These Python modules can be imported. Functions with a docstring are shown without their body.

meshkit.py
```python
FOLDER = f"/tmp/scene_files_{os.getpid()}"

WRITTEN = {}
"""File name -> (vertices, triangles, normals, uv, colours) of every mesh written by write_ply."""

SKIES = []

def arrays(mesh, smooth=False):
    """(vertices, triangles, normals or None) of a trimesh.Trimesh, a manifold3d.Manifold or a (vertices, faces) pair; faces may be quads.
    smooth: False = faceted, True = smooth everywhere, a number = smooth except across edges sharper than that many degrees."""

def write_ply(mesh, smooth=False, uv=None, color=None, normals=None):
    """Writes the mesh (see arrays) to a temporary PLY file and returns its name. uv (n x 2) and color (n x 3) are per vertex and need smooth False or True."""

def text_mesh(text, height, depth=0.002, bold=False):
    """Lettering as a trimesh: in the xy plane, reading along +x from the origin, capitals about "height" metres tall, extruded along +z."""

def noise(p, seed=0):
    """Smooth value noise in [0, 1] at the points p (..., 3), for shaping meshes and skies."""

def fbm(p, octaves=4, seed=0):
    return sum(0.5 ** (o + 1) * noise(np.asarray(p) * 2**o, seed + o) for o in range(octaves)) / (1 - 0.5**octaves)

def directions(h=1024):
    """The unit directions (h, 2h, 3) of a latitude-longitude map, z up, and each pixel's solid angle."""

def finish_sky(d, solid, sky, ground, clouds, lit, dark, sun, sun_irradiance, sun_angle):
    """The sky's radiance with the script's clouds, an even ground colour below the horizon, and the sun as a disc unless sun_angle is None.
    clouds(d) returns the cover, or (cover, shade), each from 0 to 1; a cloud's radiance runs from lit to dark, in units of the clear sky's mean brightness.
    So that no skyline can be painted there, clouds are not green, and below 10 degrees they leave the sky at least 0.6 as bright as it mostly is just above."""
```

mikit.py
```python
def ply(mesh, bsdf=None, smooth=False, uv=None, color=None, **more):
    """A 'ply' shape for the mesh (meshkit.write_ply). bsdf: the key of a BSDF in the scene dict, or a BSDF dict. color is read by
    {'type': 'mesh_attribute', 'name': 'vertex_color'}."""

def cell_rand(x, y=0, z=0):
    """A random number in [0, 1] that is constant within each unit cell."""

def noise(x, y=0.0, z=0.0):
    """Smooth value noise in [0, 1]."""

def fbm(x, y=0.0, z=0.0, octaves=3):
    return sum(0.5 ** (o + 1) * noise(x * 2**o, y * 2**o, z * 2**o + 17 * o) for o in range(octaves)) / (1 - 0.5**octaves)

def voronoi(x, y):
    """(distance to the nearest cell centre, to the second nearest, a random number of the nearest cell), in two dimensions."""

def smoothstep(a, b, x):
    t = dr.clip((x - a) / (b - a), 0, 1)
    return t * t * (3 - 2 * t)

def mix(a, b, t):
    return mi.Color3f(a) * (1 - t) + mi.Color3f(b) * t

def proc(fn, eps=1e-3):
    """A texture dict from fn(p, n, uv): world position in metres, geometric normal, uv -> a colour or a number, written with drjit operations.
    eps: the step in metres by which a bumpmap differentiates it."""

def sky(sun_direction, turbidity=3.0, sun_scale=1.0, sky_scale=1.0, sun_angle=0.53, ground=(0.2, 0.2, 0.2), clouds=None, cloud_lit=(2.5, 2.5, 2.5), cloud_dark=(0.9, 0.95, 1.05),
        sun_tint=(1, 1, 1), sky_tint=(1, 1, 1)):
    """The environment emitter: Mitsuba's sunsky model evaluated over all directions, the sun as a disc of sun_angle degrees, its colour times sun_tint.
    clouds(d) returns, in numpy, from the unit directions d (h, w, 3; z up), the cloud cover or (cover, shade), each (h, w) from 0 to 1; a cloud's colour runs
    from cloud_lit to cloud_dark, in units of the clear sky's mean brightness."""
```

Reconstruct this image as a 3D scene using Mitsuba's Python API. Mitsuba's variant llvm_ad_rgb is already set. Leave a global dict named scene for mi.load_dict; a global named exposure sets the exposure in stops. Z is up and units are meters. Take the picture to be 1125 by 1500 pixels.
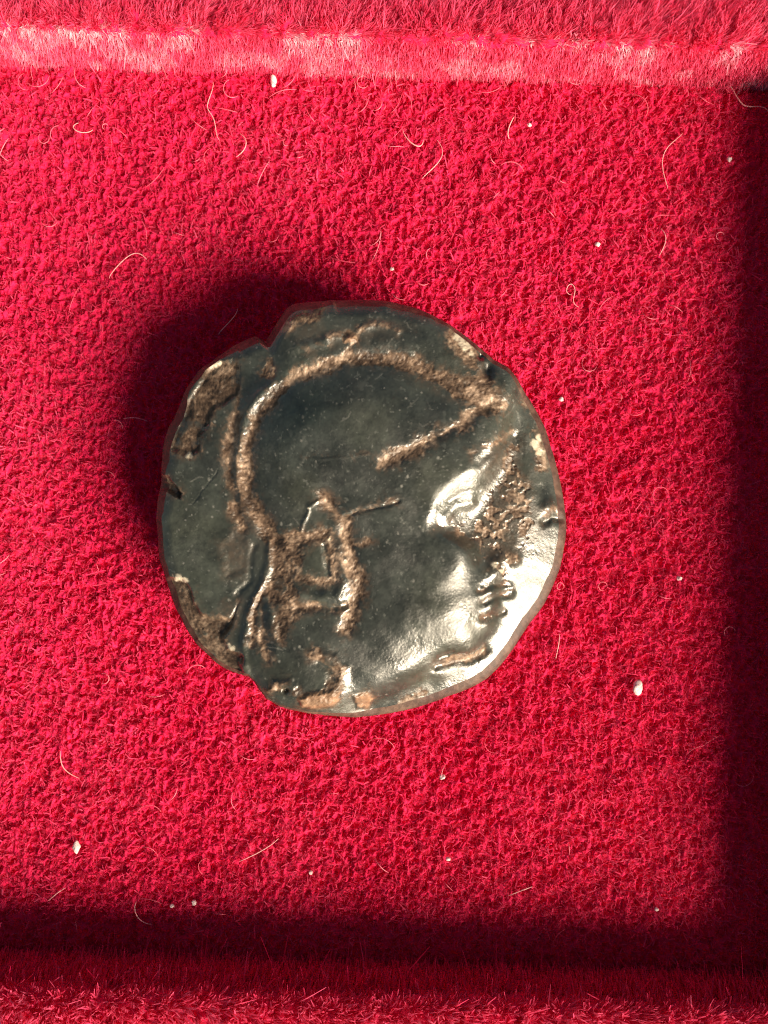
"""An old bronze coin lying in a compartment of a red velvet coin tray, seen from straight above in low, soft light.

The scene is modelled enlarged: 1 unit is 1 cm of the real tray (at true size the ray offsets of the renderer would be thicker
than a velvet fibre). Lengths below are given in U, where 1 U = 0.003 units (0.03 mm); z = 0 is the woven base of the velvet.
"""
import math
import numpy as np
import trimesh
import mitsuba as mi
import mikit
import meshkit
from scipy.ndimage import gaussian_filter, map_coordinates
from scipy.sparse import coo_matrix
from scipy.sparse.csgraph import connected_components

T = mi.ScalarTransform4f
U = 0.003
H = 1150.0            # camera height above the velvet, in U
scene, labels = {}, {}

# ------------------------------------------------------------------ camera, light, exposure
scene["camera"] = {
    "type": "thinlens", "fov": 2 * math.degrees(math.atan(750.0 / H)), "fov_axis": "y",
    "aperture_radius": 0.022, "focus_distance": (H - 75) * U,
    "near_clip": 0.05, "far_clip": 400.0,
    "to_world": T().look_at(origin=[0, 0, H * U], target=[0, 0, 0], up=[0, 1, 0]),
}
scene["sky"] = mikit.sky([1.38, -1.18, 1.0], turbidity=3, sun_scale=1.0, sky_scale=0.28, sun_angle=35.0,
                         sun_tint=(0.91, 0.97, 1.10), sky_tint=(1.0, 0.84, 0.64))
exposure = 3.0

# ------------------------------------------------------------------ materials


def mat(key, **k):
    scene[key] = {"type": "twosided", "bsdf": {"type": "principled", **k}}
    return key


def rgb(*c):
    return {"type": "rgb", "value": list(c)}


VC = {"type": "mesh_attribute", "name": "vertex_color"}
scene["velvet_fibre"] = {"type": "principledthin", "base_color": VC, "roughness": 0.5, "diff_trans": 0.7, "eta": 1.45, "sheen": 0.5, "sheen_tint": 0.6, "spec_trans": 0.0}
mat("velvet_ground", base_color=mikit.proc(lambda p, n, uv: mikit.mix((0.66, 0.010, 0.078), (0.80, 0.020, 0.116), mikit.fbm(p.x * 40, p.y * 40, p.z * 40))), roughness=0.8, specular=0.2, sheen=0.5, sheen_tint=0.8)
mat("lint", base_color=rgb(0.86, 0.66, 0.66), roughness=0.5, specular=0.4)
mat("lint_hair", base_color=VC, roughness=0.45, specular=0.5)
scene["patina"] = {"type": "twosided", "bsdf": {"type": "bumpmap", "scale": 1.0,
    "tex": mikit.proc(lambda p, n, uv: 0.0009 * mikit.fbm(p.x * 130, p.y * 150, p.z * 110) + 0.0012 * mikit.noise(p.x * 24, p.y * 30, p.z * 20), eps=1e-3),
    "bsdf": {"type": "principled", "base_color": VC, "eta": 1.9,
             "roughness": mikit.proc(lambda p, n, uv: 0.21 + 0.17 * mikit.smoothstep(0.35, 0.75, mikit.fbm(p.x * 11, p.y * 11, 3.0)) + 0.08 * mikit.noise(p.x * 60, p.y * 60, p.z * 60))}}}
mat("earth", base_color=VC, roughness=0.45, specular=0.5)
mat("edge_metal", base_color=VC, roughness=0.55, specular=0.35)

# ------------------------------------------------------------------ helpers


def nz(x, y, scale, seed=0, octaves=3, z=0.0):
    """Fractal noise in [-1, 1] at points given in U."""
    p = np.stack([x / scale, y / scale, np.broadcast_to(z, np.shape(x)) + 0 * x], -1)
    return meshkit.fbm(p + 1000.0, octaves, seed) * 2 - 1


def sm(a, b, x):
    t = np.clip((x - a) / (b - a), 0, 1)
    return t * t * (3 - 2 * t)


def d_line(x, y, path):
    """Distance from the points to a polyline."""
    path = np.asarray(path, float)
    out = np.full(np.shape(x), 1e9)
    for (ax, ay), (bx, by) in zip(path[:-1], path[1:]):
        dx, dy = bx - ax, by - ay
        t = np.clip(((x - ax) * dx + (y - ay) * dy) / (dx * dx + dy * dy + 1e-9), 0, 1)
        out = np.minimum(out, (x - ax - t * dx) ** 2 + (y - ay - t * dy) ** 2)
    return np.sqrt(out)


def d_poly(x, y, poly):
    """Signed distance to a polygon, positive inside."""
    poly = np.asarray(poly, float)
    d = d_line(x, y, np.vstack([poly, poly[:1]]))
    inside = np.zeros(np.shape(x), bool)
    for (ax, ay), (bx, by) in zip(poly, np.roll(poly, -1, 0)):
        hit = (ay > y) != (by > y)
        with np.errstate(divide="ignore", invalid="ignore"):
            inside ^= hit & (x < (bx - ax) * (y - ay) / (by - ay if by != ay else 1e-9) + ax)
    return np.where(inside, d, -d)


def vnormals(v, f):
    n = np.zeros_like(v)
    fn = np.cross(v[f[:, 1]] - v[f[:, 0]], v[f[:, 2]] - v[f[:, 0]])
    for k in range(3):
        for c in range(3):
            n[:, c] += np.bincount(f[:, k], weights=fn[:, c], minlength=len(v))
    return n / (np.linalg.norm(n, axis=1, keepdims=True) + 1e-20)


def shape(v, f, bsdf, color=None, normals=None, smooth=False):
    path = meshkit.write_ply((v, f), smooth, None, color, normals)
    return {"type": "ply", "filename": path, "face_normals": meshkit.WRITTEN[path][2] is None, "bsdf": {"type": "ref", "id": bsdf}}


def ribbons(p0, d0, bend, length, width, rng, seg=2, taper=0.35, color=None):
    """Many fibres at once: each a curved ribbon of `seg` pieces. p0, d0, bend (n,3); length, width (n,). Returns v, f, c."""
    n = len(p0)
    t = np.linspace(0, 1, seg + 1)
    d0 = d0 / (np.linalg.norm(d0, axis=1, keepdims=True) + 1e-9)
    pts = p0[:, None] + length[:, None, None] * (t[None, :, None] * d0[:, None] + (t ** 2)[None, :, None] * bend[:, None])
    tan = d0[:, None] + 2 * t[None, :, None] * bend[:, None]
    r = rng.normal(size=(n, 3))
    side = np.cross(tan, r[:, None])
    side /= np.linalg.norm(side, axis=2, keepdims=True) + 1e-9
    w = width[:, None, None] * 0.5 * (1 - (1 - taper) * t ** 1.5)[None, :, None]
    v = np.stack([pts - side * w, pts + side * w], 2).reshape(n, -1, 3)
    k = np.arange(seg)[:, None] * 2
    quad = np.concatenate([k + [0, 1, 3], k + [0, 3, 2]]).reshape(-1, 3)
    f = (quad[None] + (np.arange(n) * 2 * (seg + 1))[:, None, None]).reshape(-1, 3)
    c = None if color is None else np.repeat(color, 2 * (seg + 1), 0)
    return v.reshape(-1, 3), f, c


# ------------------------------------------------------------------ the tray: woven floor, padded dividers, and their pile
TILT = math.radians(-1.7)      # the compartment lies slightly askew under the camera
CT, ST = math.cos(TILT), math.sin(TILT)


def to_world(p):
    """Tray coordinates in U (x right, y up, z) to scene units."""
    x, y, z = p[..., 0], p[..., 1], p[..., 2]
    return np.stack([x * CT - y * ST, x * ST + y * CT, z], -1) * U


Y_TOP, Y_BOTTOM, X_RIGHT, X_LEFT = 636.0, -664.0, 592.0, -840.0
H_TOP, H_BOTTOM, H_RIGHT = 96.0, 107.0, 102.0      # heights of the padded dividers


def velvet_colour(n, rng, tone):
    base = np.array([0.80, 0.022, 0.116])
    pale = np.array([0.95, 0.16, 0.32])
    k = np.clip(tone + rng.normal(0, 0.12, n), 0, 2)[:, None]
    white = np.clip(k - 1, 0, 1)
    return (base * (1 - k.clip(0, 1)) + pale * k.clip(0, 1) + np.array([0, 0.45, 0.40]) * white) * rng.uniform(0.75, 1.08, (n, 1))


labels["coin_tray"] = {"label": "red velvet coin tray compartment with raised padded dividers around the coin", "category": "coin tray"}

gx, gy = np.meshgrid(np.arange(-620, X_RIGHT + 12, 1.9), np.arange(Y_BOTTOM - 12, Y_TOP + 12, 1.9))


def pile_height(x, y):
    """The matted surface of the floor's pile: small knots and holes in loose columns."""
    wx, wy = x + 3.5 * nz(x, y, 13, 6, 2), y + 3.5 * nz(x, y, 13, 7, 2)
    h = sm(-0.30, 0.22, nz(wx, wy * 0.92, 5.6, 4, 2)) * 7.5
    h = h + 1.6 * nz(x, y, 3.6, 5, 2) + 1.2 * np.cos(wx * 2 * np.pi / 10.0) + 2.0 * nz(x, y, 60, 3)
    return h + 2.0


gz = pile_height(gx, gy)
fv = to_world(np.stack([gx, gy, gz], -1)).reshape(-1, 3)
ii = np.arange(gx.size).reshape(gx.shape)
ff = np.concatenate([np.stack([ii[:-1, :-1], ii[:-1, 1:], ii[1:, 1:]], -1).reshape(-1, 3), np.stack([ii[:-1, :-1], ii[1:, 1:], ii[1:, :-1]], -1).reshape(-1, 3)])
scene["coin_tray__floor_lining"] = shape(fv, ff, "velvet_ground", smooth=True)


def profile(height, lean, depth=260.0, r=26.0):
    """Cross-section of a divider: out from the compartment (s) and up (z); a nearly upright face, a rounded edge, a flat top."""
    a = np.linspace(0, math.pi / 2, 14)
    pts = [(0.0, -6.0), (lean * 0.5, (height - r) * 0.5)] + [(lean + r - r * math.cos(t), height - r + r * math.sin(t)) for t in a] + [(depth * 0.5, height + 3), (depth, height)]
    return np.array(pts)




def divider(name, origin, along, outward, length, height, lean):
    """A padded bar with its velvet; origin: start of its foot; along, outward: unit vectors in the tray's plane."""
    along, outward = np.array(along, float), np.array(outward, float)
    PROF = profile(height, lean)
    u = np.arange(0, length, 3.0)
    fine = np.linspace(0, len(PROF) - 1, 64)
    fine = np.interp(np.linspace(0, 1, 80), np.concatenate([[0], np.cumsum(np.hypot(*np.diff(PROF, axis=0).T))]) / np.hypot(*np.diff(PROF, axis=0).T).sum(), np.arange(len(PROF)))
    s, z = (np.interp(fine, np.arange(len(PROF)), PROF[:, k]) for k in (0, 1))
    P = np.zeros((len(u), len(s), 3))
    P[..., :2] = np.array(origin) + u[:, None, None] * along + s[None, :, None] * outward
    wob = nz(u, u * 0, 160, 9)[:, None] * 2.0
    P[..., :2] += wob[..., None] * outward
    ds, dz = np.gradient(s), np.gradient(z)
    dl = np.hypot(ds, dz)
    arc = np.cumsum(dl)
    lump = (sm(-0.3, 0.3, nz(u[:, None] + 0.5 * arc[None], arc[None] - 0.3 * u[:, None], 9, 8, 2)) * 7 - 4) * np.clip(ds / dl, 0.25, 1)
    P[..., :2] += (lump * (-dz / dl))[..., None] * outward
    P[..., 2] = z + lump * ds / dl
    i2 = np.arange(P.shape[0] * P.shape[1]).reshape(P.shape[:2])
    f2 = np.concatenate([np.stack([i2[:-1, :-1], i2[1:, :-1], i2[1:, 1:]], -1).reshape(-1, 3), np.stack([i2[:-1, :-1], i2[1:, 1:], i2[:-1, 1:]], -1).reshape(-1, 3)])
    scene[name] = shape(to_world(P).reshape(-1, 3), f2, "velvet_ground", smooth=True)


def divider_pile(name, origin, along, outward, length, height, lean, n, rng, nap, face_len, top_len, s_max=170.0, width=2.4, tone_face=0.3, tone_top=0.1, edge_sparkle=0.0):
    """The pile on a divider. nap: direction (along, outward, up) in which the top pile is brushed."""
    along, outward = np.array(along, float), np.array(outward, float)
    PROF = profile(height, lean)
    seg = np.diff(PROF, axis=0)
    ln = np.linalg.norm(seg, axis=1)
    cum = np.concatenate([[0], np.cumsum(ln)])
    reach = np.interp(s_max, PROF[:, 0], cum)
    q = rng.uniform(0, reach, n)
    k = np.clip(np.searchsorted(cum, q) - 1, 0, len(seg) - 1)
    fr = (q - cum[k]) / ln[k]
    sz = PROF[k] + seg[k] * fr[:, None]
    nrm = np.stack([-seg[k][:, 1], seg[k][:, 0]], 1) / ln[k][:, None]      # out of the surface
    u = rng.uniform(0, length, n)
    # fibres gather in locks
    lock = 9.0
    lu, lq = np.floor(u / lock), np.floor(q / lock)
    h1 = np.modf(np.abs(np.sin(lu * 127.1 + lq * 311.7) * 43758.5453))[0]
    h2 = np.modf(np.abs(np.sin(lu * 269.5 + lq * 183.3) * 43758.5453))[0]
    base = np.zeros((n, 3))
    base[:, :2] = np.array(origin) + u[:, None] * along + sz[:, :1] * outward
    base[:, 2] = sz[:, 1]
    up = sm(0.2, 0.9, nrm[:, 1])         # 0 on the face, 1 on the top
    swirl = nz(u, q, 55, 21)
    d = np.zeros((n, 3))
    d[:, :2] = nrm[:, :1] * outward
    d[:, 2] = nrm[:, 1]
    a_comp = (nap[0] + 0.55 * swirl + (h1 - 0.5) * 0.9)
    o_comp = (nap[1] + (h2 - 0.5) * 0.7)
    lean = np.zeros((n, 3))
    lean[:, :2] = a_comp[:, None] * along * up[:, None] + (o_comp * up)[:, None] * outward + 0.25 * ((h1 - .5) * (1 - up))[:, None] * along
    lean[:, 2] = -0.55 * (1 - up)
    d = d * (0.55 + 0.25 * up)[:, None] + lean + rng.normal(0, 0.16, (n, 3))
    L = (face_len * (1 - up) + top_len * up) * rng.uniform(0.6, 1.25, n)
    bend = rng.normal(0, 0.18, (n, 3)) + lean * 0.25
    blotch = sm(-0.25, 0.45, nz(u, q, 26, 22, 3))
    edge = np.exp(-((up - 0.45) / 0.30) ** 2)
    tone = tone_face * (1 - up) * (0.55 + 0.6 * blotch) + tone_top * up * (0.5 + 0.8 * h2) + edge_sparkle * edge * blotch * (h1 > 0.35)  # whitened patches on the rounded edge are sparkle painted into the fibre colour
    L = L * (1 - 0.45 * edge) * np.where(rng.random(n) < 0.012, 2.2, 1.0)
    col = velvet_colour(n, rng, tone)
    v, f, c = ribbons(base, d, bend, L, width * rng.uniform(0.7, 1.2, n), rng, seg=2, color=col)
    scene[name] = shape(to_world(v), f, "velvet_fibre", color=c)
    labels[name] = {"kind": "stuff"}


L_TOP = X_RIGHT - X_LEFT + 400
divider("coin_tray__divider", (X_LEFT - 40, Y_TOP), (1, 0), (0, 1), L_TOP, H_TOP, 3.0)
divider("coin_tray__divider_001", (X_LEFT - 40, Y_BOTTOM), (1, 0), (0, -1), L_TOP, H_BOTTOM, -14.0)
divider("coin_tray__divider_002", (X_RIGHT, Y_BOTTOM - 8), (0, 1), (1, 0), Y_TOP - Y_BOTTOM + 16, H_RIGHT, -12.0)
labels["coin_tray__divider"] = {"label": "brightly lit velvet divider along the top of the compartment"}
labels["coin_tray__divider_001"] = {"label": "velvet divider along the bottom with a furry lit rim"}
labels["coin_tray__divider_002"] = {"label": "velvet divider on the right lying in deep shade"}
VX0, VX1 = -640.0, 660.0
divider_pile("coin_tray__divider__pile", (VX0, Y_TOP), (1, 0), (0, 1), VX1 - VX0, H_TOP, 3.0, 160000, np.random.default_rng(11), (0.45, 0.55, 0), 9, 15, s_max=150, tone_face=1.1, tone_top=0.65, edge_sparkle=1.9, width=1.9)  # paler pile: the sheen of the lit face and top is put into its colour
divider_pile("coin_tray__divider_001__pile", (VX0, Y_BOTTOM), (1, 0), (0, -1), VX1 - VX0, H_BOTTOM, -14.0, 46000, np.random.default_rng(12), (0.42, -0.12, 0), 21, 15, s_max=150, tone_face=0.1, tone_top=0.75, width=2.8)  # rim pile coloured paler than the face to paint in its lit look
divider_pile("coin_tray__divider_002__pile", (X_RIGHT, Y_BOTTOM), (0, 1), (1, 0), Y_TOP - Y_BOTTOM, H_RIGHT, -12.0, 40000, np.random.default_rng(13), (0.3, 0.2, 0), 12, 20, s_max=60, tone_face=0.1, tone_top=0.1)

# the floor's pile: short curled fibres standing out of the matted surface
rng = np.random.default_rng(5)
n = 230000
bx, by = rng.uniform(VX0 + 20, X_RIGHT + 4, n), rng.uniform(Y_BOTTOM - 4, Y_TOP + 4, n)
e = 1.5
hz = pile_height(bx, by)
slope = np.stack([pile_height(bx + e, by) - hz, pile_height(bx, by + e) - hz], 1) / e
knot_x, knot_y = nz(bx, by, 9, 33, 2), nz(bx, by, 9, 34, 2)
base = np.stack([bx, by, hz - 1.0], 1)
d = np.stack([-slope[:, 0] * 0.35 + knot_x * 0.7, -slope[:, 1] * 0.35 + knot_y * 0.7, np.full(n, 0.75)], 1) + rng.normal(0, 0.35, (n, 3))
bend = rng.normal(0, 0.55, (n, 3))
bend[:, 2] -= 0.35
L = 7.5 * rng.uniform(0.55, 1.35, n)
v, f, c = ribbons(base, d, bend, L, 1.9 * rng.uniform(0.7, 1.3, n), rng, seg=2, taper=0.6, color=velvet_colour(n, rng, 0.20 + 0.22 * rng.random(n) + 0.25 * nz(bx, by, 130, 36, 2)))
scene["coin_tray__floor_pile"] = shape(to_world(v), f, "velvet_fibre", color=c)
labels["coin_tray__floor_pile"] = {"kind": "stuff"}

# ------------------------------------------------------------------ the coin
# Outlines and relief are drawn in the coin's own plan: x to the right, y DOWN, origin at its middle (drawn at CX, CY on the sheet).
CX, CY = 530.0, 745.0
RIM, WIDE = 128.0, 110.0      # height of the face at its rim and of the widest line of the edge
BULGE = [(389, 500), (398, 486), (409, 468), (420, 452), (428, 446), (457, 442), (486, 441), (518, 439), (540, 439), (556, 440), (588, 446), (604, 450), (630, 461), (652, 474), (673, 487), (690, 502), (706, 515), (722, 528), (743, 541), (756, 557), (770, 578), (783, 598), (798, 627), (806, 652), (813, 675), (821, 709), (827, 744), (830, 776), (826, 805), (821, 832), (808, 862), (797, 885), (776, 912), (763, 933), (747, 957), (730, 978), (713, 994), (692, 1006), (657, 1020), (628, 1031), (604, 1038), (580, 1043), (563, 1046), (541, 1049), (520, 1050), (496, 1047), (475, 1044), (450, 1041), (424, 1036), (411, 1032), (392, 1020), (381, 1007), (374, 995), (366, 987), (351, 985), (333, 979), (317, 969), (301, 954), (287, 940), (276, 924), (266, 906), (258, 892), (250, 868), (242, 842), (234, 820), (232, 788), (230, 750), (231, 735), (234, 719), (238, 700), (238, 660), (241, 644), (246, 628), (254, 614), (262, 596), (273, 572), (284, 556), (292, 543), (310, 532), (324, 521), (345, 505), (361, 497), (374, 492), (383, 497)]
FACE = [(395, 512), (412, 512), (420, 497), (424, 483), (429, 470), (438, 460), (457, 462), (470, 453), (489, 450), (498, 457), (521, 458), (540, 453), (561, 452), (588, 458), (607, 463), (630, 469), (650, 479), (668, 491), (686, 507), (702, 520), (718, 533), (738, 547), (751, 562), (764, 582), (776, 602), (790, 631), (797, 656), (804, 678), (811, 710), (817, 744), (819, 776), (816, 803), (808, 832), (798, 855), (788, 880), (768, 906), (755, 925), (737, 949), (721, 969), (704, 986), (685, 997), (652, 1010), (625, 1020), (602, 1028), (580, 1034), (560, 1038), (541, 1041), (518, 1042), (496, 1039), (475, 1034), (450, 1033), (426, 1030), (413, 1026), (396, 1015), (385, 1003), (377, 991), (366, 981), (351, 977), (336, 970), (322, 960), (307, 946), (294, 932), (285, 917), (276, 900), (268, 884), (259, 862), (250, 840), (246, 820), (243, 788), (240, 755), (246, 741), (260, 724), (258, 714), (246, 706), (249, 680), (254, 662), (258, 644), (262, 628), (270, 612), (276, 596), (281, 574), (291, 560), (305, 544), (324, 529), (343, 521), (350, 516), (364, 520), (380, 514)]


def polar(outline, th, scale):
    """Radius of the outline in each direction th (rays from the coin's middle), times scale about the camera's foot on the sheet."""
    p = np.asarray(outline, float) - [CX, CY]
    a = np.unwrap(np.arctan2(p[:, 1], p[:, 0]))
    r = np.hypot(p[:, 0], p[:, 1])
    o = np.argsort(a % (2 * np.pi))
    aa, rr = (a % (2 * np.pi))[o], r[o]
    aa, rr = np.concatenate([aa - 2 * np.pi, aa, aa + 2 * np.pi]), np.tile(rr, 3)
    return np.interp(th, aa, rr)


NT, NR = 1500, 240
th = np.arange(NT) / NT * 2 * np.pi
jag = nz(np.cos(th) * 300, np.sin(th) * 300, 18, 41, 2)
rF = polar(FACE, th, 1) + jag * 2.2
left_up = np.clip(-np.cos(th - math.radians(48)), 0, 1) ** 0.7
rF = np.maximum(rF, polar(BULGE, th, 1) - 4.5 - 11.0 * left_up + jag)
rB = np.maximum(polar(BULGE, th, 1) + nz(np.cos(th) * 300, np.sin(th) * 300, 40, 42) * 0.8, rF + 2.5)

tt = (np.arange(1, NR + 1) / NR) ** 0.82
X = CX + tt[:, None] * rF[None] * np.cos(th)[None]
Y = CY + tt[:, None] * rF[None] * np.sin(th)[None]
X = np.concatenate([[CX], X.ravel()])
Y = np.concatenate([[CY], Y.ravel()])
edge_d = np.concatenate([[300], (rF[None] * (1 - tt[:, None])).ravel()])
TH = np.concatenate([[0], np.tile(th, NR)])

# a slightly warped copy of the sheet, so that no drawn line stays clean
WX = X + 3.2 * nz(X, Y, 16, 51, 4)
WY = Y + 3.2 * nz(X, Y, 16, 52, 4)

# --- earth deposits: strokes (path, half width, strength) and patches (polygon, strength)
STROKES = [
    ([(712, 598), (690, 588), (660, 570), (625, 548), (590, 535), (550, 530), (510, 532), (470, 545), (435, 558), (405, 585), (385, 610), (372, 640), (367, 670), (364, 700), (366, 725), (378, 750), (395, 775), (405, 790)], 11, 1.0),
    ([(352, 585), (348, 610), (343, 640), (339, 670), (341, 700), (346, 720), (352, 750), (360, 775)], 8.5, 0.85),
    ([(562, 680), (600, 664), (640, 641), (672, 624), (700, 606), (720, 590)], 9, 1.0),
    ([(690, 666), (715, 655), (742, 640), (752, 628)], 6, 0.8),
    ([(484, 788), (491, 815), (495, 845), (480, 850), (455, 848), (440, 845)], 5.5, 1.0),
    ([(478, 732), (490, 748), (505, 760), (511, 790), (517, 820), (526, 845), (526, 866), (517, 886), (512, 905), (510, 916)], 10, 1.0),
    ([(440, 886), (465, 884), (485, 887), (508, 883)], 5, 1.0),
    ([(515, 800), (545, 793)], 4, 0.7),
    ([(388, 880), (389, 910), (387, 930), (396, 960)], 5, 0.9),
    ([(466, 953), (490, 960), (501, 975), (500, 993), (492, 1003)], 11, 1.0),
    ([(398, 1005), (410, 996), (425, 994), (436, 1006)], 9, 0.8),
    ([(700, 862), (722, 855), (745, 858)], 3, 0.35), ([(704, 880), (725, 872), (752, 870)], 3.5, 0.4), ([(708, 904), (725, 903), (740, 900)], 3.2, 0.45),
    ([(640, 975), (665, 971), (690, 969), (712, 957)], 6.5, 0.75),
    ([(776, 590), (790, 615), (795, 640), (786, 655), (801, 676)], 8, 0.85),
    ([(800, 752), (815, 748), (822, 752)], 6, 0.6),
    ([(480, 500), (497, 497)], 5, 0.7), ([(528, 487), (550, 480), (570, 483), (582, 491)], 5, 0.65),
    ([(425, 482), (440, 471), (460, 472), (470, 456)], 8, 0.7), ([(452, 516), (465, 509), (480, 512)], 6, 0.6),
    ([(560, 738), (572, 733), (580, 737)], 3.5, 0.7), ([(505, 755), (535, 747), (560, 740)], 2.5, 0.6),
    ([(455, 672), (535, 668), (550, 671)], 0.5, 0.2),
    ([(590, 1035), (610, 1026), (622, 1022)], 6, 0.8),
]
PATCHES = [
    ([(300, 545), (325, 530), (345, 525), (357, 535), (358, 560), (352, 580), (335, 595), (318, 605), (312, 625), (300, 640), (298, 660), (285, 672), (268, 668), (250, 658), (256, 630), (268, 605), (280, 578)], 0.9),
    ([(240, 716), (238, 696), (250, 697), (262, 712), (274, 722), (270, 733), (256, 728)], 0.9),
    ([(246, 842), (272, 845), (282, 856), (290, 880), (300, 895), (322, 900), (338, 903), (345, 893), (352, 880), (346, 915), (332, 932), (336, 945), (352, 952), (362, 985), (335, 985), (300, 960), (268, 915), (252, 880)], 0.95),
    ([(325, 795), (345, 776), (366, 785), (374, 815), (368, 838), (345, 846), (333, 845)], 0.75),
    ([(395, 772), (420, 781), (450, 779), (470, 770), (484, 768), (490, 780), (478, 792), (458, 796), (447, 801), (444, 820), (440, 838), (432, 852), (442, 872), (446, 886), (436, 902), (426, 917), (418, 938), (410, 930), (404, 905), (398, 890), (392, 872), (384, 890), (380, 915), (377, 940), (370, 945), (370, 905), (380, 872), (393, 848), (398, 820), (397, 795)], 1.0),
    ([(437, 1015), (455, 1005), (480, 1003), (502, 1007), (502, 1020), (487, 1031), (460, 1033), (444, 1030)], 1.0),
    ([(516, 1016), (540, 1009), (549, 1025), (541, 1041), (521, 1041)], 1.0),
    ([(648, 492), (662, 478), (682, 490), (698, 505), (702, 525), (716, 550), (736, 578), (742, 596), (725, 612), (700, 606), (678, 578), (655, 562), (634, 546), (648, 543), (676, 560), (690, 550), (678, 531), (664, 517), (650, 507)], 0.95),
    ([(737, 664), (755, 640), (764, 650), (768, 690), (782, 730), (794, 770), (786, 790), (770, 796), (757, 826), (746, 852), (730, 842), (716, 830), (700, 802), (660, 784), (636, 770), (662, 757), (692, 776), (706, 746), (714, 716), (730, 702)], 0.3),
    ([(505, 500), (512, 493), (522, 496), (524, 505), (515, 511), (506, 507)], 1.0),
    ([(383, 548), (392, 534), (405, 531), (412, 543), (410, 556), (395, 562), (385, 557)], 0.8),
    ([(770, 640), (778, 615), (800, 640), (806, 690), (785, 690), (776, 665)], 0.6),
]
CLEAN = [[(447, 797), (473, 795), (478, 832), (450, 838)], [(735, 776), (760, 776), (768, 800), (752, 815), (735, 805)], [(395, 885), (404, 885), (408, 898), (396, 902)]]      # bare patina inside deposits

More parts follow.
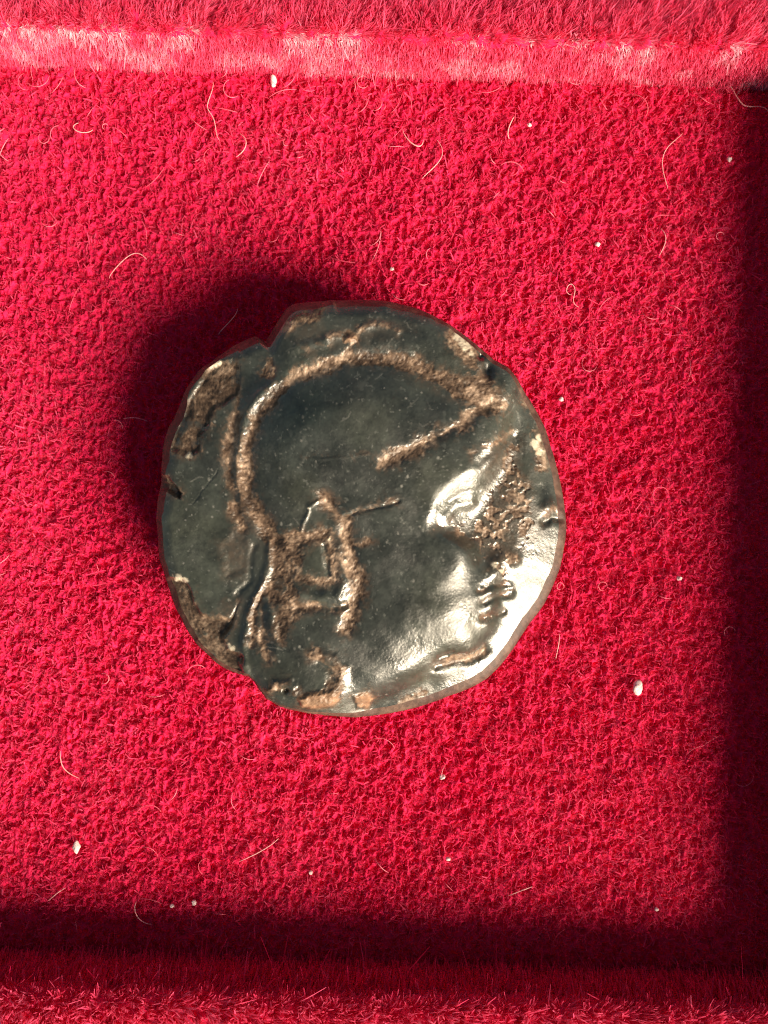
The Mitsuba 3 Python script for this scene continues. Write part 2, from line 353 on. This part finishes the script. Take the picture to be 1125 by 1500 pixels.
STAINS = [(PATCHES[3][0], 0.6), ([(340, 880), (352, 885), (352, 895), (335, 905), (320, 902)], 0.8), (PATCHES[8][0], 0.75),
          ([(350, 590), (340, 640), (334, 700), (342, 760), (372, 780), (350, 700), (352, 640)], 0.5), ([(630, 770), (665, 770), (700, 782), (690, 790), (655, 782)], 0.8),
          ([(700, 660), (750, 640), (770, 700), (750, 740), (720, 720)], 0.5), ([(540, 530), (620, 545), (700, 580), (720, 600), (660, 585), (600, 560)], 0.5),
          ([(420, 480), (470, 465), (480, 490), (430, 505)], 0.4), ([(480, 495), (590, 478), (600, 495), (490, 512)], 0.35)]
crust = np.full(len(X), -30.0)
rag = 4.2 * nz(X, Y, 12, 53, 4) + 3.4 * nz(X, Y, 4.2, 58, 2)
hole = nz(X, Y, 9, 54, 3)
for i, (path, hw, strength) in enumerate(STROKES):
    wv = hw * (0.95 + 0.35 * nz(X, Y, 30, 90 + i, 2) + 0.45 * nz(X, Y, 13, 130 + i, 2))
    crust = np.maximum(crust, wv - d_line(WX, WY, path) + rag - (1 - strength) * 12 * np.clip(0.5 + hole, 0, 1))
for k_, (poly, strength) in enumerate(PATCHES):
    if k_ == 3:
        continue
    crust = np.maximum(crust, np.minimum(d_poly(WX, WY, poly), 7) + rag * 1.2 - (1 - strength) * 60 * np.clip(hole + 0.18, 0, 1))
crust = crust - 7 * sm(0.05, 0.5, nz(X, Y, 26, 60, 2)) * (1 - 0.7 * sm(16, 6, d_line(X, Y, STROKES[0][0])))
for poly in CLEAN:
    crust = np.minimum(crust, -d_poly(WX, WY, poly) + rag)
C = sm(-5.5, 4.5, crust + 2.5 * nz(X, Y, 3.5, 59, 2))
dust = sm(-15, 3, crust) * sm(-0.35, 0.35, nz(X, Y, 5, 55, 3))
for poly, strength in STAINS:
    dust = np.maximum(dust, strength * sm(-13, 11, d_poly(X + 4 * (WX - X) + 6 * nz(X, Y, 22, 140, 2), Y + 4 * (WY - Y) + 6 * nz(X, Y, 22, 141, 2), poly) + rag * 1.6) * (0.55 + 0.45 * sm(-0.4, 0.3, nz(X, Y, 4.5, 56, 2))))

# --- relief, in U above the plane of the field
HELMET = [(402, 784), (380, 744), (370, 690), (378, 640), (402, 598), (442, 566), (500, 547), (560, 543), (620, 557), (668, 582), (702, 606), (672, 628), (640, 645), (600, 668), (560, 684), (525, 715), (492, 738), (462, 772), (425, 782)]
HEAD = [(402, 784), (380, 744), (368, 690), (376, 636), (400, 594), (440, 562), (500, 542), (560, 538), (622, 552), (676, 578), (720, 592), (752, 632), (742, 676), (728, 720), (716, 760), (724, 800), (738, 832), (746, 866), (742, 900), (722, 945), (668, 984), (610, 1045), (548, 1075), (440, 1075), (365, 1040), (356, 970), (366, 905), (384, 862), (396, 820)]
CREST = [(368, 770), (352, 740), (346, 700), (349, 640), (358, 590), (385, 556), (412, 520), (428, 485), (470, 462), (540, 458), (610, 468), (660, 492), (700, 528), (732, 568), (738, 590), (712, 598), (690, 588), (660, 570), (625, 548), (590, 535), (550, 530), (510, 532), (470, 545), (435, 558), (405, 585), (385, 610), (372, 640), (367, 670), (364, 700), (366, 725), (378, 750), (390, 768)]
dHead, dHelm, dCrest = (d_poly(X, Y, q) for q in (HEAD, HELMET, CREST))
ux, uy = X - CX, Y - CY
FRONT = [(800, 530), (762, 600), (750, 660), (738, 690), (714, 740), (700, 790), (716, 830), (736, 860), (736, 900), (716, 948), (690, 970), (640, 992), (590, 1018), (540, 1036)]
BROW = [(622, 770), (636, 728), (664, 702), (700, 683), (748, 660)]
GX, GY = np.meshgrid(np.arange(180.0, 881.0), np.arange(390.0, 1111.0))
hd, cr = d_poly(GX, GY, HEAD), d_poly(GX, GY, CREST)
tF = np.clip(np.where(d_poly(GX, GY, FRONT + [(540, 1250), (950, 1250), (950, 530)]) > 0, 0, d_line(GX, GY, FRONT)) / (28 + 84 * sm(800, 890, GY) - 40 * sm(930, 1000, GY)), 0, 1)
cheek = gaussian_filter(sm(770, 840, GY), 10)
# face and neck: a high cheek that falls away towards the profile on the right and the chin
# the plane of the eye, between brow and cheekbone, leans to the lower right
eye = np.clip(d_line(GX, GY, BROW) / 64, 0, 1) * (d_poly(GX, GY, BROW + [(840, 640), (840, 800), (700, 800), (645, 782)]) > 0)
MZ = 34 * (1 - (1 - tF) ** (1.0 + 0.6 * cheek)) * (0.66 + 0.34 * sm(-24, 66, hd)) * (1 - 0.92 * eye)
# the helmet's bowl swells, the crest is a low band
bowl = np.clip(1 - (((GX - 525) * 0.94 + (GY - 655) * 0.34) / 185) ** 2 - ((-(GX - 525) * 0.34 + (GY - 655) * 0.94) / 125) ** 2, 0, 1)
MZ += 13 * bowl ** 1.2
MZ += 4 * sm(-12, 14, cr)
MZ = gaussian_filter(MZ, 6.5)
Z = map_coordinates(MZ, [Y - 390.0, X - 180.0], order=1)
Z += 1.2 * np.exp(-(d_line(X, Y, BROW) / 14) ** 2)
EYE = [(650, 757), (668, 742), (690, 738)]
Z += 2.5 * np.exp(-(d_line(X, Y, EYE) / 8) ** 2) - 1.0 * np.exp(-(d_line(X, Y, [(655, 735), (675, 722), (700, 718)]) / 4) ** 2)
# nose, lips, chin
for (qx, qy, rr, hh) in [(722, 836, 15, 7), (735, 818, 10, 3), (722, 868, 14, 5), (720, 888, 13, 6), (716, 916, 16, 5), (690, 946, 24, 5), (806, 742, 12, 7), (645, 990, 14, 4), (755, 822, 9, 6)]:
    Z += hh * np.exp(-((X - qx) ** 2 + (Y - qy) ** 2) / rr ** 2)
for path, w, hh in [
    ([(700, 862), (722, 856), (748, 858)], 6, -2.6), ([(706, 881), (725, 874), (752, 872)], 6, -3), ([(708, 906), (725, 904), (740, 899)], 6, -3),
    ([(640, 977), (668, 972), (692, 970), (714, 957)], 8, -6), ([(645, 962), (662, 957)], 4, -3),
    ([(800, 764), (812, 758), (824, 760)], 6, -6),
    # grooves round the helmet, visor, ear
    (STROKES[0][0], 11, -3.5), (STROKES[1][0], 10, -2.5), ([(404, 566), (376, 590), (360, 625), (352, 665), (353, 705), (364, 748)], 6, 2.5),
    (STROKES[2][0], 9, -2.5), ([(580, 690), (640, 665), (700, 632)], 18, 1.0),
    ([(700, 680), (730, 655), (752, 640)], 8, -3),
    (STROKES[5][0], 11, -3.5), (STROKES[6][0], 6, -3), ([(478, 800), (484, 838)], 4, -3),
    ([(500, 800), (505, 850), (495, 872), (470, 874)], 8, 3), ([(445, 865), (480, 868)], 8, 3),
    # the ridge of the neck guard, strands behind the ear
    ([(398, 792), (397, 822), (388, 852), (374, 882), (365, 908), (361, 944), (362, 975), (372, 995)], 5, 2.8),
    ([(400, 890), (404, 920), (410, 950)], 7, 1.5), ([(388, 880), (389, 910), (387, 930), (396, 960)], 5, -1.5),
    ([(475, 733), (456, 744), (450, 762), (446, 776)], 3, 1.6), ([(505, 755), (540, 745), (582, 736)], 3, -1.8),
    ([(466, 953), (490, 960), (501, 975), (500, 993), (492, 1003)], 8, 5), ([(470, 965), (486, 975), (488, 992)], 6, -2),
    ([(398, 1005), (410, 996), (425, 994), (436, 1006)], 6, 4),
    ([(480, 500), (497, 497)], 6, 3), ([(528, 487), (550, 480), (570, 483), (582, 491)], 6, 3), ([(440, 513), (480, 505)], 8, 2),
    ([(425, 482), (440, 471), (460, 472), (470, 456)], 8, 2), ([(560, 505), (620, 512), (660, 530)], 14, 3),
    ([(374, 800), (368, 850), (350, 870)], 5, -2.0), ([(290, 735), (322, 690)], 1.2, -0.6), ([(460, 676), (540, 669)], 2, 0.5)]:
    Z += hh * np.exp(-(d_line(WX, WY, path) / w) ** 2)
# chips broken out of the left rim, hollows, the dark pit
chips = [(PATCHES[0][0], 5, 9), (PATCHES[1][0], 10, 6), (PATCHES[2][0], 9, 9), (PATCHES[3][0], 2.0, 12), (PATCHES[4][0], 1.5, 9)]
for poly, depth, w in chips:
    Z -= depth * sm(-1, w, d_poly(WX, WY, poly))
for poly in (PATCHES[5][0], PATCHES[6][0], PATCHES[9][0]):
    Z += 5 * sm(-2, 7, d_poly(WX, WY, poly))
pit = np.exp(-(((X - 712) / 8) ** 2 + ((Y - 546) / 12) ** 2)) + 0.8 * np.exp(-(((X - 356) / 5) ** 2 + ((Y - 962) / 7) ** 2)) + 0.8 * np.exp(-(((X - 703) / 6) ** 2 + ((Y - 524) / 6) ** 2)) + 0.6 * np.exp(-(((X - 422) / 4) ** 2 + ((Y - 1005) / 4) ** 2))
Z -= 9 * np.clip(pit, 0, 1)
# the flan: gently domed, rolled over at the rim, broadly so at the lower right
lower_right = np.clip(np.cos(TH - math.radians(40)), 0, 1) ** 2.2
w_roll = 16 + 66 * lower_right
roll = np.clip(1 - edge_d / w_roll, 0, 1)
Z -= (5 + 22 * lower_right) * roll ** (1.6 - 0.5 * lower_right)
Z -= 7 * (np.hypot(ux, uy) / 300) ** 2
Z += 1.5 * nz(X, Y, 70, 61, 2)
Z += 0.45 * nz(X, Y, 26, 62, 2) + (0.10 + 0.16 * sm(-0.1, 0.4, nz(X, Y, 50, 69, 2))) * nz(X, Y, 6.0, 63, 3)
# granular earth
grain = nz(X, Y, 6.5, 64, 3)
grain2 = nz(X, Y, 14, 65, 2)
grain3 = nz(X, Y, 3.3, 66, 2)
C_relief = sm(-5, 6, crust)
Z += C_relief * (0.65 * grain + 0.8 * grain2 + 0.8 * grain3 - 1.0) * sm(0, 6, edge_d)
ztop = RIM + Z

# --- colours
patina = np.array([0.040, 0.046, 0.040])[None] * (1 + 0.6 * nz(X, Y, 40, 71, 3)[:, None]) + np.array([0.012, 0.012, 0.006])[None] * sm(0, 0.6, nz(X, Y, 90, 72, 2))[:, None]
cool = np.exp(-(((X - 430) / 70) ** 2 + ((Y - 600) / 60) ** 2))[:, None]
patina = patina + cool * np.array([-0.008, -0.002, 0.001])
olive = (sm(640, 820, Y) * (1 - sm(300, 400, X)))[:, None]
patina = patina * (1 + 0.25 * olive * np.array([1.0, 1.0, 0.7]))
speck = sm(0.52, 0.66, nz(X, Y, 4.2, 73, 2)) * 0.35 + sm(0.30, 0.5, nz(X, Y, 9, 74, 3)) * 0.15 * sm(-0.1, 0.4, nz(X, Y, 50, 75))
patina = patina * 0.78 * (1 + 0.25 * nz(X, Y, 4.0, 79, 2) + 0.3 * nz(X, Y, 12, 70, 3))[:, None]
patina = patina * (1 - speck[:, None]) + np.array([0.17, 0.18, 0.165]) * speck[:, None]
k1, k2, k3 = sm(-0.5, 0.5, nz(X, Y, 18, 76, 3)), sm(0.15, 0.5, nz(X, Y, 5, 77, 2)), sm(0.1, 0.6, -nz(X, Y, 9, 78, 3))
tone = np.clip(0.5 + 0.5 * nz(X, Y, 4.5, 77, 3) + 0.45 * nz(X, Y, 16, 76, 2) + 0.35 * nz(X, Y, 45, 67, 2) + 0.12 * grain, 0, 1)[:, None]
earth = np.where(tone < 0.5, np.array([0.05, 0.033, 0.024]) * (1 - 2 * tone) + np.array([0.16, 0.105, 0.072]) * 2 * tone,
                 np.array([0.16, 0.105, 0.072]) * (2 - 2 * tone) + np.array([0.46, 0.33, 0.24]) * (2 * tone - 1))
dull = np.clip(sum(sm(-4, 6, d_poly(X, Y, PATCHES[i][0])) for i in (0, 2)), 0, 1)[:, None]
earth = 0.95 * earth * (1 - 0.42 * dull)
warm = np.clip(sum(sm(-3, 5, d_poly(X, Y, PATCHES[i][0])) for i in (5, 6, 9)), 0, 1)[:, None]
earth = earth * (1 - 0.7 * warm) + np.array([0.36, 0.215, 0.135]) * (0.6 + 0.8 * tone) * 0.7 * warm
PALE = [(668, 497, 9), (680, 510, 9), (676, 503, 8), (688, 522, 6), (786, 650, 10), (794, 660, 8), (792, 640, 6), (264, 846, 8), (275, 850, 6), (315, 538, 8), (322, 532, 7), (345, 946, 6), (338, 940, 5), (725, 828, 7), (736, 835, 5), (455, 745, 2), (280, 669, 6), (484, 790, 3)]
pale = np.zeros(len(X))
for qx, qy, rr in PALE:
    pale = np.maximum(pale, sm(1.0, 0.4, np.hypot(WX - qx, WY - qy) / rr + 0.5 * nz(X, Y, 5, 57, 2)))
# fine scratches and bright grains all over the metal
wrng = np.random.default_rng(44)
mark = np.zeros(len(X))
for _ in range(60):
    a0, r0_ = wrng.uniform(0, 2 * math.pi), 285 * math.sqrt(wrng.random())
    qx, qy, ln, an = CX + r0_ * math.cos(a0), CY + r0_ * math.sin(a0), wrng.uniform(6, 34), wrng.normal(-0.6, 0.9)
    near = np.nonzero((np.abs(X - qx) < ln) & (np.abs(Y - qy) < ln))[0]
    dd = d_line(X[near], Y[near], [(qx - ln / 2 * math.cos(an), qy - ln / 2 * math.sin(an)), (qx + 2 * wrng.normal(), qy + 2 * wrng.normal()), (qx + ln / 2 * math.cos(an), qy + ln / 2 * math.sin(an))])
    mark[near] = np.maximum(mark[near], wrng.uniform(0.05, 0.4) * sm(1.5, 0.4, dd))
for _ in range(330):
    a0, r0_ = wrng.uniform(0, 2 * math.pi), 290 * math.sqrt(wrng.random())
    qx, qy, rr = CX + r0_ * math.cos(a0), CY + r0_ * math.sin(a0), wrng.uniform(0.7, 2.1)
    near = np.nonzero((np.abs(X - qx) < 5) & (np.abs(Y - qy) < 5))[0]
    mark[near] = np.maximum(mark[near], wrng.uniform(0.2, 0.9) * sm(rr + 0.7, rr * 0.4, np.hypot(X[near] - qx, (Y[near] - qy) * wrng.uniform(0.6, 1.4))))
patina = patina * (1 - 0.8 * mark[:, None]) + np.array([0.24, 0.24, 0.22]) * 0.8 * mark[:, None]
stain = np.array([0.085, 0.060, 0.042]) * (0.6 + 0.8 * tone)
patina = patina * (1 - 0.85 * dust[:, None]) + stain * 0.85 * dust[:, None]
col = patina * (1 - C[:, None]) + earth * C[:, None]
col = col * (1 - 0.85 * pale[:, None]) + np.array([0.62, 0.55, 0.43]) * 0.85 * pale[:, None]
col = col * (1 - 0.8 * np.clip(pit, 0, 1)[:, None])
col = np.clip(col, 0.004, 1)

# --- to space: the plan drawn at the height of the rim, in the camera's sheet about (562.5, 750)
def plan(x, y, z, zref):
    k = (H - zref) / H
    return np.stack([(x - 562.5) * k, -(y - 750.0) * k, z], -1) * U


tv = plan(X, Y, ztop, RIM)
r0 = np.arange(NT)
r1 = (r0 + 1) % NT
fan = np.stack([np.zeros(NT, int), 1 + r1, 1 + r0], 1)
rows = []
for k in range(NR - 1):
    a, b = 1 + k * NT, 1 + (k + 1) * NT
    rows += [np.stack([a + r0, a + r1, b + r1], 1), np.stack([a + r0, b + r1, b + r0], 1)]
tf = np.concatenate([fan] + rows)

# the edge: from the face's outline out to the widest line of the flan, then in and down into the pile
z_rim = ztop[-NT:]
zW = np.minimum(WIDE, np.convolve(np.tile(z_rim / 1.0, 3), np.ones(31) / 31, "same")[NT:2 * NT] - 14)
EP = plan(CX + rB * np.cos(th), CY + rB * np.sin(th), zW, zW)
RP = tv[-NT:]
mid = plan(np.full(NT, CX), np.full(NT, CY), np.zeros(NT), 0)
edge_rings = [RP]
for t in np.linspace(0, 1, 12)[1:]:
    q = RP * (1 - t) + EP * t
    out = np.sin(t * math.pi) * 3.0 * U
    dirv = EP[:, :2] - mid[:, :2]
    dirv = dirv / np.linalg.norm(dirv, axis=1, keepdims=True)
    bump = (nz(np.cos(th) * 300, np.sin(th) * 300, 9, 43, 3, z=t * 1.2) * 1.0 + nz(np.cos(th) * 300, np.sin(th) * 300, 35, 44, 2, z=t) * 1.5) * U * math.sin(min(1, t * 1.2) * math.pi)
    q = q.copy()
    q[:, :2] += dirv * (out + bump[:, None])
    edge_rings.append(q)
for t in np.linspace(0, 1, 7)[1:]:
    q = EP.copy()
    q[:, :2] += (mid[:, :2] - EP[:, :2]) * 0.05 * t ** 1.5
    q[:, 2] = zW * U * (1 - t) + 3 * U * t
    edge_rings.append(q)
ER = len(edge_rings)
ev = np.concatenate(edge_rings + [mid[:1] + [0, 0, 3 * U]])
ef = []
for k in range(ER - 1):
    a, b = k * NT, (k + 1) * NT
    ef += [np.stack([a + r0, a + r1, b + r1], 1), np.stack([a + r0, b + r1, b + r0], 1)]
ef.append(np.stack([(ER - 1) * NT + r0, (ER - 1) * NT + r1, np.full(NT, ER * NT)], 1))
ef = np.concatenate(ef)
# orientation: outward / upward
if np.cross(tv[tf[9999, 1]] - tv[tf[9999, 0]], tv[tf[9999, 2]] - tv[tf[9999, 0]])[2] < 0:
    tf = tf[:, ::-1]
    ef = ef[:, ::-1]
ek = np.concatenate([np.tile(np.cos(th) * 300, ER), [0]]), np.concatenate([np.tile(np.sin(th) * 300, ER), [0]])
ez = ev[:, 2] / U
e_noise = sm(-0.25, 0.5, nz(ek[0], ek[1], 30, 45, 3, z=ez / 25))[:, None]
ecol = (np.array([0.075, 0.038, 0.032]) * (1 - e_noise) + np.array([0.11, 0.066, 0.050]) * e_noise) * (0.75 + 0.5 * sm(-0.3, 0.3, nz(ek[0], ek[1], 5, 46, 2, z=ez / 5)))[:, None]
en = vnormals(ev, ef)
scene["coin__edge"] = shape(ev, ef, "edge_metal", color=ecol, normals=en)

tn = vnormals(tv, tf)
cxf, cyf = X[tf].mean(1), Y[tf].mean(1)
is_crust = C[tf].mean(1) > 0.5
region = np.zeros(len(tf), int)                       # 0 field
region[dHead[tf].mean(1) > 0] = 1                     # face and neck
region[dCrest[tf].mean(1) > 0] = 2                    # crest
region[dHelm[tf].mean(1) > 0] = 3                     # helmet bowl


def piece(key, sel, bsdf):
    used, inv = np.unique(tf[sel], return_inverse=True)
    scene[key] = shape(tv[used], inv.reshape(-1, 3), bsdf, color=col[used], normals=tn[used])


def components(sel):
    """Faces of the selection grouped by shared corners."""
    idx = np.nonzero(sel)[0]
    if not len(idx):
        return []
    rows_, cols_ = np.repeat(idx, 3), tf[idx].ravel()
    g = coo_matrix((np.ones(len(rows_)), (cols_, cols_)), shape=(len(tv), len(tv)))
    e = np.concatenate([tf[idx][:, [0, 1]], tf[idx][:, [1, 2]]])
    g = coo_matrix((np.ones(len(e)), (e[:, 0], e[:, 1])), shape=(len(tv), len(tv)))
    lab = connected_components(g, directed=False)[1][tf[idx][:, 0]]
    order = np.argsort(lab, kind="stable")
    cuts = np.nonzero(np.diff(lab[order]))[0] + 1
    return [idx[o] for o in np.split(order, cuts)]


deposit = np.zeros(len(tf), bool)
big = [g for g in components(is_crust) if len(g) > 350]
big.sort(key=len, reverse=True)
for g in big:
    deposit[g] = True
# stray islands of bare metal inside the deposits go with the deposits, so that every part is one piece
REG = ["coin__field", "coin__portrait", "coin__portrait__crest", "coin__portrait__helmet"]
for r, key in enumerate(REG):
    piece(key, np.nonzero((region == r) & ~deposit)[0], "patina")
for i, g in enumerate(big):
    piece("coin__earth_deposit" + (f"_{i:03d}" if i else ""), g, "earth")
labels["coin"] = {"label": "old dark green bronze coin with a helmeted head and brown earth in its hollows", "category": "coin"}
labels["coin__portrait"] = {"label": "worn helmeted head in profile facing right"}
labels["coin__edge"] = {"label": "chipped brownish edge of the coin"}

# ------------------------------------------------------------------ lint: white specks and loose hairs lying on the velvet


def at(px, py, z):
    k = (H - z) / H
    return np.array([(px - 562.5) * k, -(py - 750.0) * k, z]) * U


SPECKS = [
    (934, 1007, 8.0, 1.35, "largest white lint speck, on the red velvet low to the right of the coin"),
    (112, 1241, 6.0, 1.5, "white lint flake on the velvet near the lower left corner"),
    (648, 1138, 5.0, 0.8, "white lint speck on the velvet just below the coin"),
    (995, 847, 4.6, 1.0, "white lint speck on the velvet to the right of the coin's chin side"),
    (656, 1258, 4.2, 0.8, "small white lint speck directly below the speck under the coin"),
    (455, 1278, 3.4, 1.0, "tiny pale lint speck at the start of the lower shade, left of middle"),
    (284, 1322, 3.6, 1.4, "pale lint speck in the bottom shade, right one of a close pair"),
    (252, 1327, 3.6, 0.9, "pale lint speck in the bottom shade, left one of a close pair"),
    (822, 585, 4.0, 1.0, "round white lint speck beside the coin's upper right edge"),
    (875, 358, 3.8, 1.0, "white lint speck on the velvet above and right of the coin"),
    (1068, 233, 4.2, 1.0, "round white lint speck near the upper right corner"),
    (574, 394, 3.4, 1.0, "tiny white lint speck just above the coin's shadow"),
    (775, 183, 3.4, 1.0, "tiny white lint speck in the upper middle, beside a curved hair"),
    (400, 118, 5.0, 2.2, "upright white lint flake at the foot of the top divider"),
    (962, 1332, 3.2, 0.9, "tiny pale lint speck in the lower right shade"),
]
srng = np.random.default_rng(71)
for i, (px, py, r, asp, text) in enumerate(SPECKS):
    m = trimesh.creation.icosphere(subdivisions=2)
    v = np.array(m.vertices)
    v *= (1 + 0.5 * nz(v[:, 0] * 10, v[:, 1] * 10, 9, 80 + i, 2, z=v[:, 2]))[:, None]
    v *= [r * 0.85, r * 0.85 * asp, r * 0.7]
    a = srng.uniform(-0.5, 0.5)
    v = v @ np.array([[math.cos(a), -math.sin(a), 0], [math.sin(a), math.cos(a), 0], [0, 0, 1]]).T
    key = "lint_speck" + (f"_{i:03d}" if i else "")
    scene[key] = shape(v * U + at(px, py, 15.5), np.array(m.faces), "lint", smooth=True)
    labels[key] = {"label": text, "category": "lint", "group": "white lint specks on the velvet"}


def hair_mesh(pts, r, sides=5):
    """A round hair along a smoothed line of points in U (x right, y down on the sheet, z)."""
    pts = np.asarray(pts, float)
    s = np.linspace(0, len(pts) - 1, 6 * (len(pts) - 1) + 1)
    if len(pts) > 3:
        from scipy.interpolate import CubicSpline
        q = CubicSpline(np.arange(len(pts)), pts)(s)
    else:
        q = np.stack([np.interp(s, np.arange(len(pts)), pts[:, k]) for k in range(3)], 1)
    w = np.stack([at(*p) for p in q])
    t = np.gradient(w, axis=0)
    t /= np.linalg.norm(t, axis=1, keepdims=True) + 1e-12
    a = np.cross(t, [0, 0, 1.0])
    a /= np.linalg.norm(a, axis=1, keepdims=True) + 1e-9
    b = np.cross(t, a)
    an = np.arange(sides) * 2 * np.pi / sides
    taper = 1 - 0.6 * np.abs(np.linspace(-1, 1, len(w))) ** 3
    v = w[:, None] + (r * U * taper)[:, None, None] * (np.cos(an)[None, :, None] * a[:, None] + np.sin(an)[None, :, None] * b[:, None])
    i, j = np.meshgrid(np.arange(len(w) - 1), np.arange(sides), indexing="ij")
    A, B, C_, D = i * sides + j, i * sides + (j + 1) % sides, (i + 1) * sides + (j + 1) % sides, (i + 1) * sides + j
    return v.reshape(-1, 3), np.concatenate([np.stack([A, B, C_], -1).reshape(-1, 3), np.stack([A, C_, D], -1).reshape(-1, 3)])


HAIRS = [
    ([(755, 168), (748, 180), (744, 193), (746, 203)], 2.0, "short bright hair standing in the upper middle beside a tiny speck"),
    ([(1069, 125), (1080, 143), (1092, 155), (1110, 156), (1125, 163)], 1.7, "long pale hair hanging below the top divider in the upper right corner"),
    ([(88, 1100), (90, 1118), (98, 1130), (116, 1140)], 1.6, "pale curved hair near the left edge, level with the coin's underside"),
    ([(215, 380), (205, 372), (190, 374), (170, 392), (160, 408)], 1.5, "pale curved hair above the coin's shadow on the left"),
    ([(640, 205), (648, 225), (640, 240), (628, 252), (618, 262)], 1.4, "pink hooked hair in the upper middle of the velvet"),
    ([(590, 190), (598, 205), (612, 214), (620, 205)], 1.6, "small looped hair left of the hooked hair in the upper middle"),
    ([(312, 120), (308, 140), (304, 158), (312, 172), (316, 190), (322, 206)], 1.4, "long wavy pink hair below the top divider, left of middle"),
    ([(352, 196), (360, 206), (358, 218), (346, 230)], 1.5, "hook-shaped pale hair in the upper left, right of the long wavy one"),
    ([(968, 335), (975, 348), (972, 362), (966, 374)], 1.5, "short pale curved hair on the right, level with the shadow's top"),
    ([(1000, 195), (988, 206), (975, 220), (970, 240), (974, 262), (978, 276)], 1.4, "long curved hair in the upper right, left of the round speck"),
    ([(742, 1433), (758, 1434), (768, 1440), (772, 1448)], 1.7, "pale hair on the dark lower velvet, left one of a facing pair"),
    ([(806, 1448), (815, 1438), (826, 1433), (840, 1434)], 1.7, "pale hair on the dark lower velvet, right one of a facing pair"),
    ([(745, 1312), (765, 1304), (782, 1298)], 1.6, "straight pink hair at the start of the lower shade, right of middle"),
    ([(350, 1262), (368, 1254), (390, 1242), (408, 1228)], 1.6, "straight bright hair in the lower left half, below the coin"),
    ([(70, 1320), (84, 1308), (96, 1300)], 1.6, "short straight pale hair in the bottom left shade"),
    ([(200, 1320), (198, 1335), (206, 1348), (222, 1354)], 1.3, "faint hooked hair in the bottom shade left of the speck pair"),
    ([(820, 928), (818, 945), (814, 965)], 1.5, "thin upright hair beside the coin's lower right edge"),
    ([(838, 432), (830, 424), (836, 416), (842, 424), (840, 438), (848, 450)], 1.3, "small looped hair beside the coin's upper right"),
    ([(115, 180), (108, 188), (120, 194), (136, 190)], 1.5, "short pale hair near the upper left corner"),
    ([(320, 490), (330, 478), (342, 465), (348, 452)], 1.3, "dim hair lying inside the coin's shadow"),
]
hrng = np.random.default_rng(72)
for i, (p2, r, text) in enumerate(HAIRS):
    zz = 17 + 3 * np.sin(np.linspace(0, math.pi, len(p2))) + hrng.uniform(-1, 1)
    key = "loose_hair" + (f"_{i:03d}" if i else "")
    hv, hf = hair_mesh([(x, y, z) for (x, y), z in zip(p2, zz)], r * 0.52)
    scene[key] = shape(hv, hf, "lint_hair", color=np.tile([[0.90, 0.42, 0.44]], (len(hv), 1)), smooth=True)
    labels[key] = {"label": text, "category": "hair", "group": "loose hairs on the velvet"}

# the many shorter stray fibres that curl out of the pile all over the floor
vs, fs, cs, off = [], [], [], 0
k = 0
while k < 140:
    px, py = hrng.uniform(-10, 1085), 112 + 1288 * hrng.random() ** 1.6
    if math.hypot(px - CX, py - CY) < 312:
        continue
    k += 1
    ln, a, curl = hrng.uniform(14, 46), hrng.uniform(0, 2 * math.pi), hrng.normal(0, 0.9)
    pts = []
    for s in np.linspace(0, 1, 5):
        pts.append((px, py, 14.0 + 6 * math.sin(s * math.pi) + hrng.uniform(-1, 1)))
        px, py, a = px + ln / 4 * math.cos(a), py + ln / 4 * math.sin(a), a + curl * 0.5
    hv, hf = hair_mesh(pts, hrng.uniform(0.38, 0.68), sides=4)
    shade = hrng.random()
    vs.append(hv), fs.append(hf + off), cs.append(np.tile([[0.88, 0.05 + 0.22 * shade, 0.14 + 0.22 * shade]], (len(hv), 1)))
    off += len(hv)
scene["stray_fibres"] = shape(np.concatenate(vs), np.concatenate(fs), "lint_hair", color=np.concatenate(cs), smooth=True)
labels["stray_fibres"] = {"label": "fine pale stray fibres curling out of the red velvet all over the floor", "kind": "stuff"}
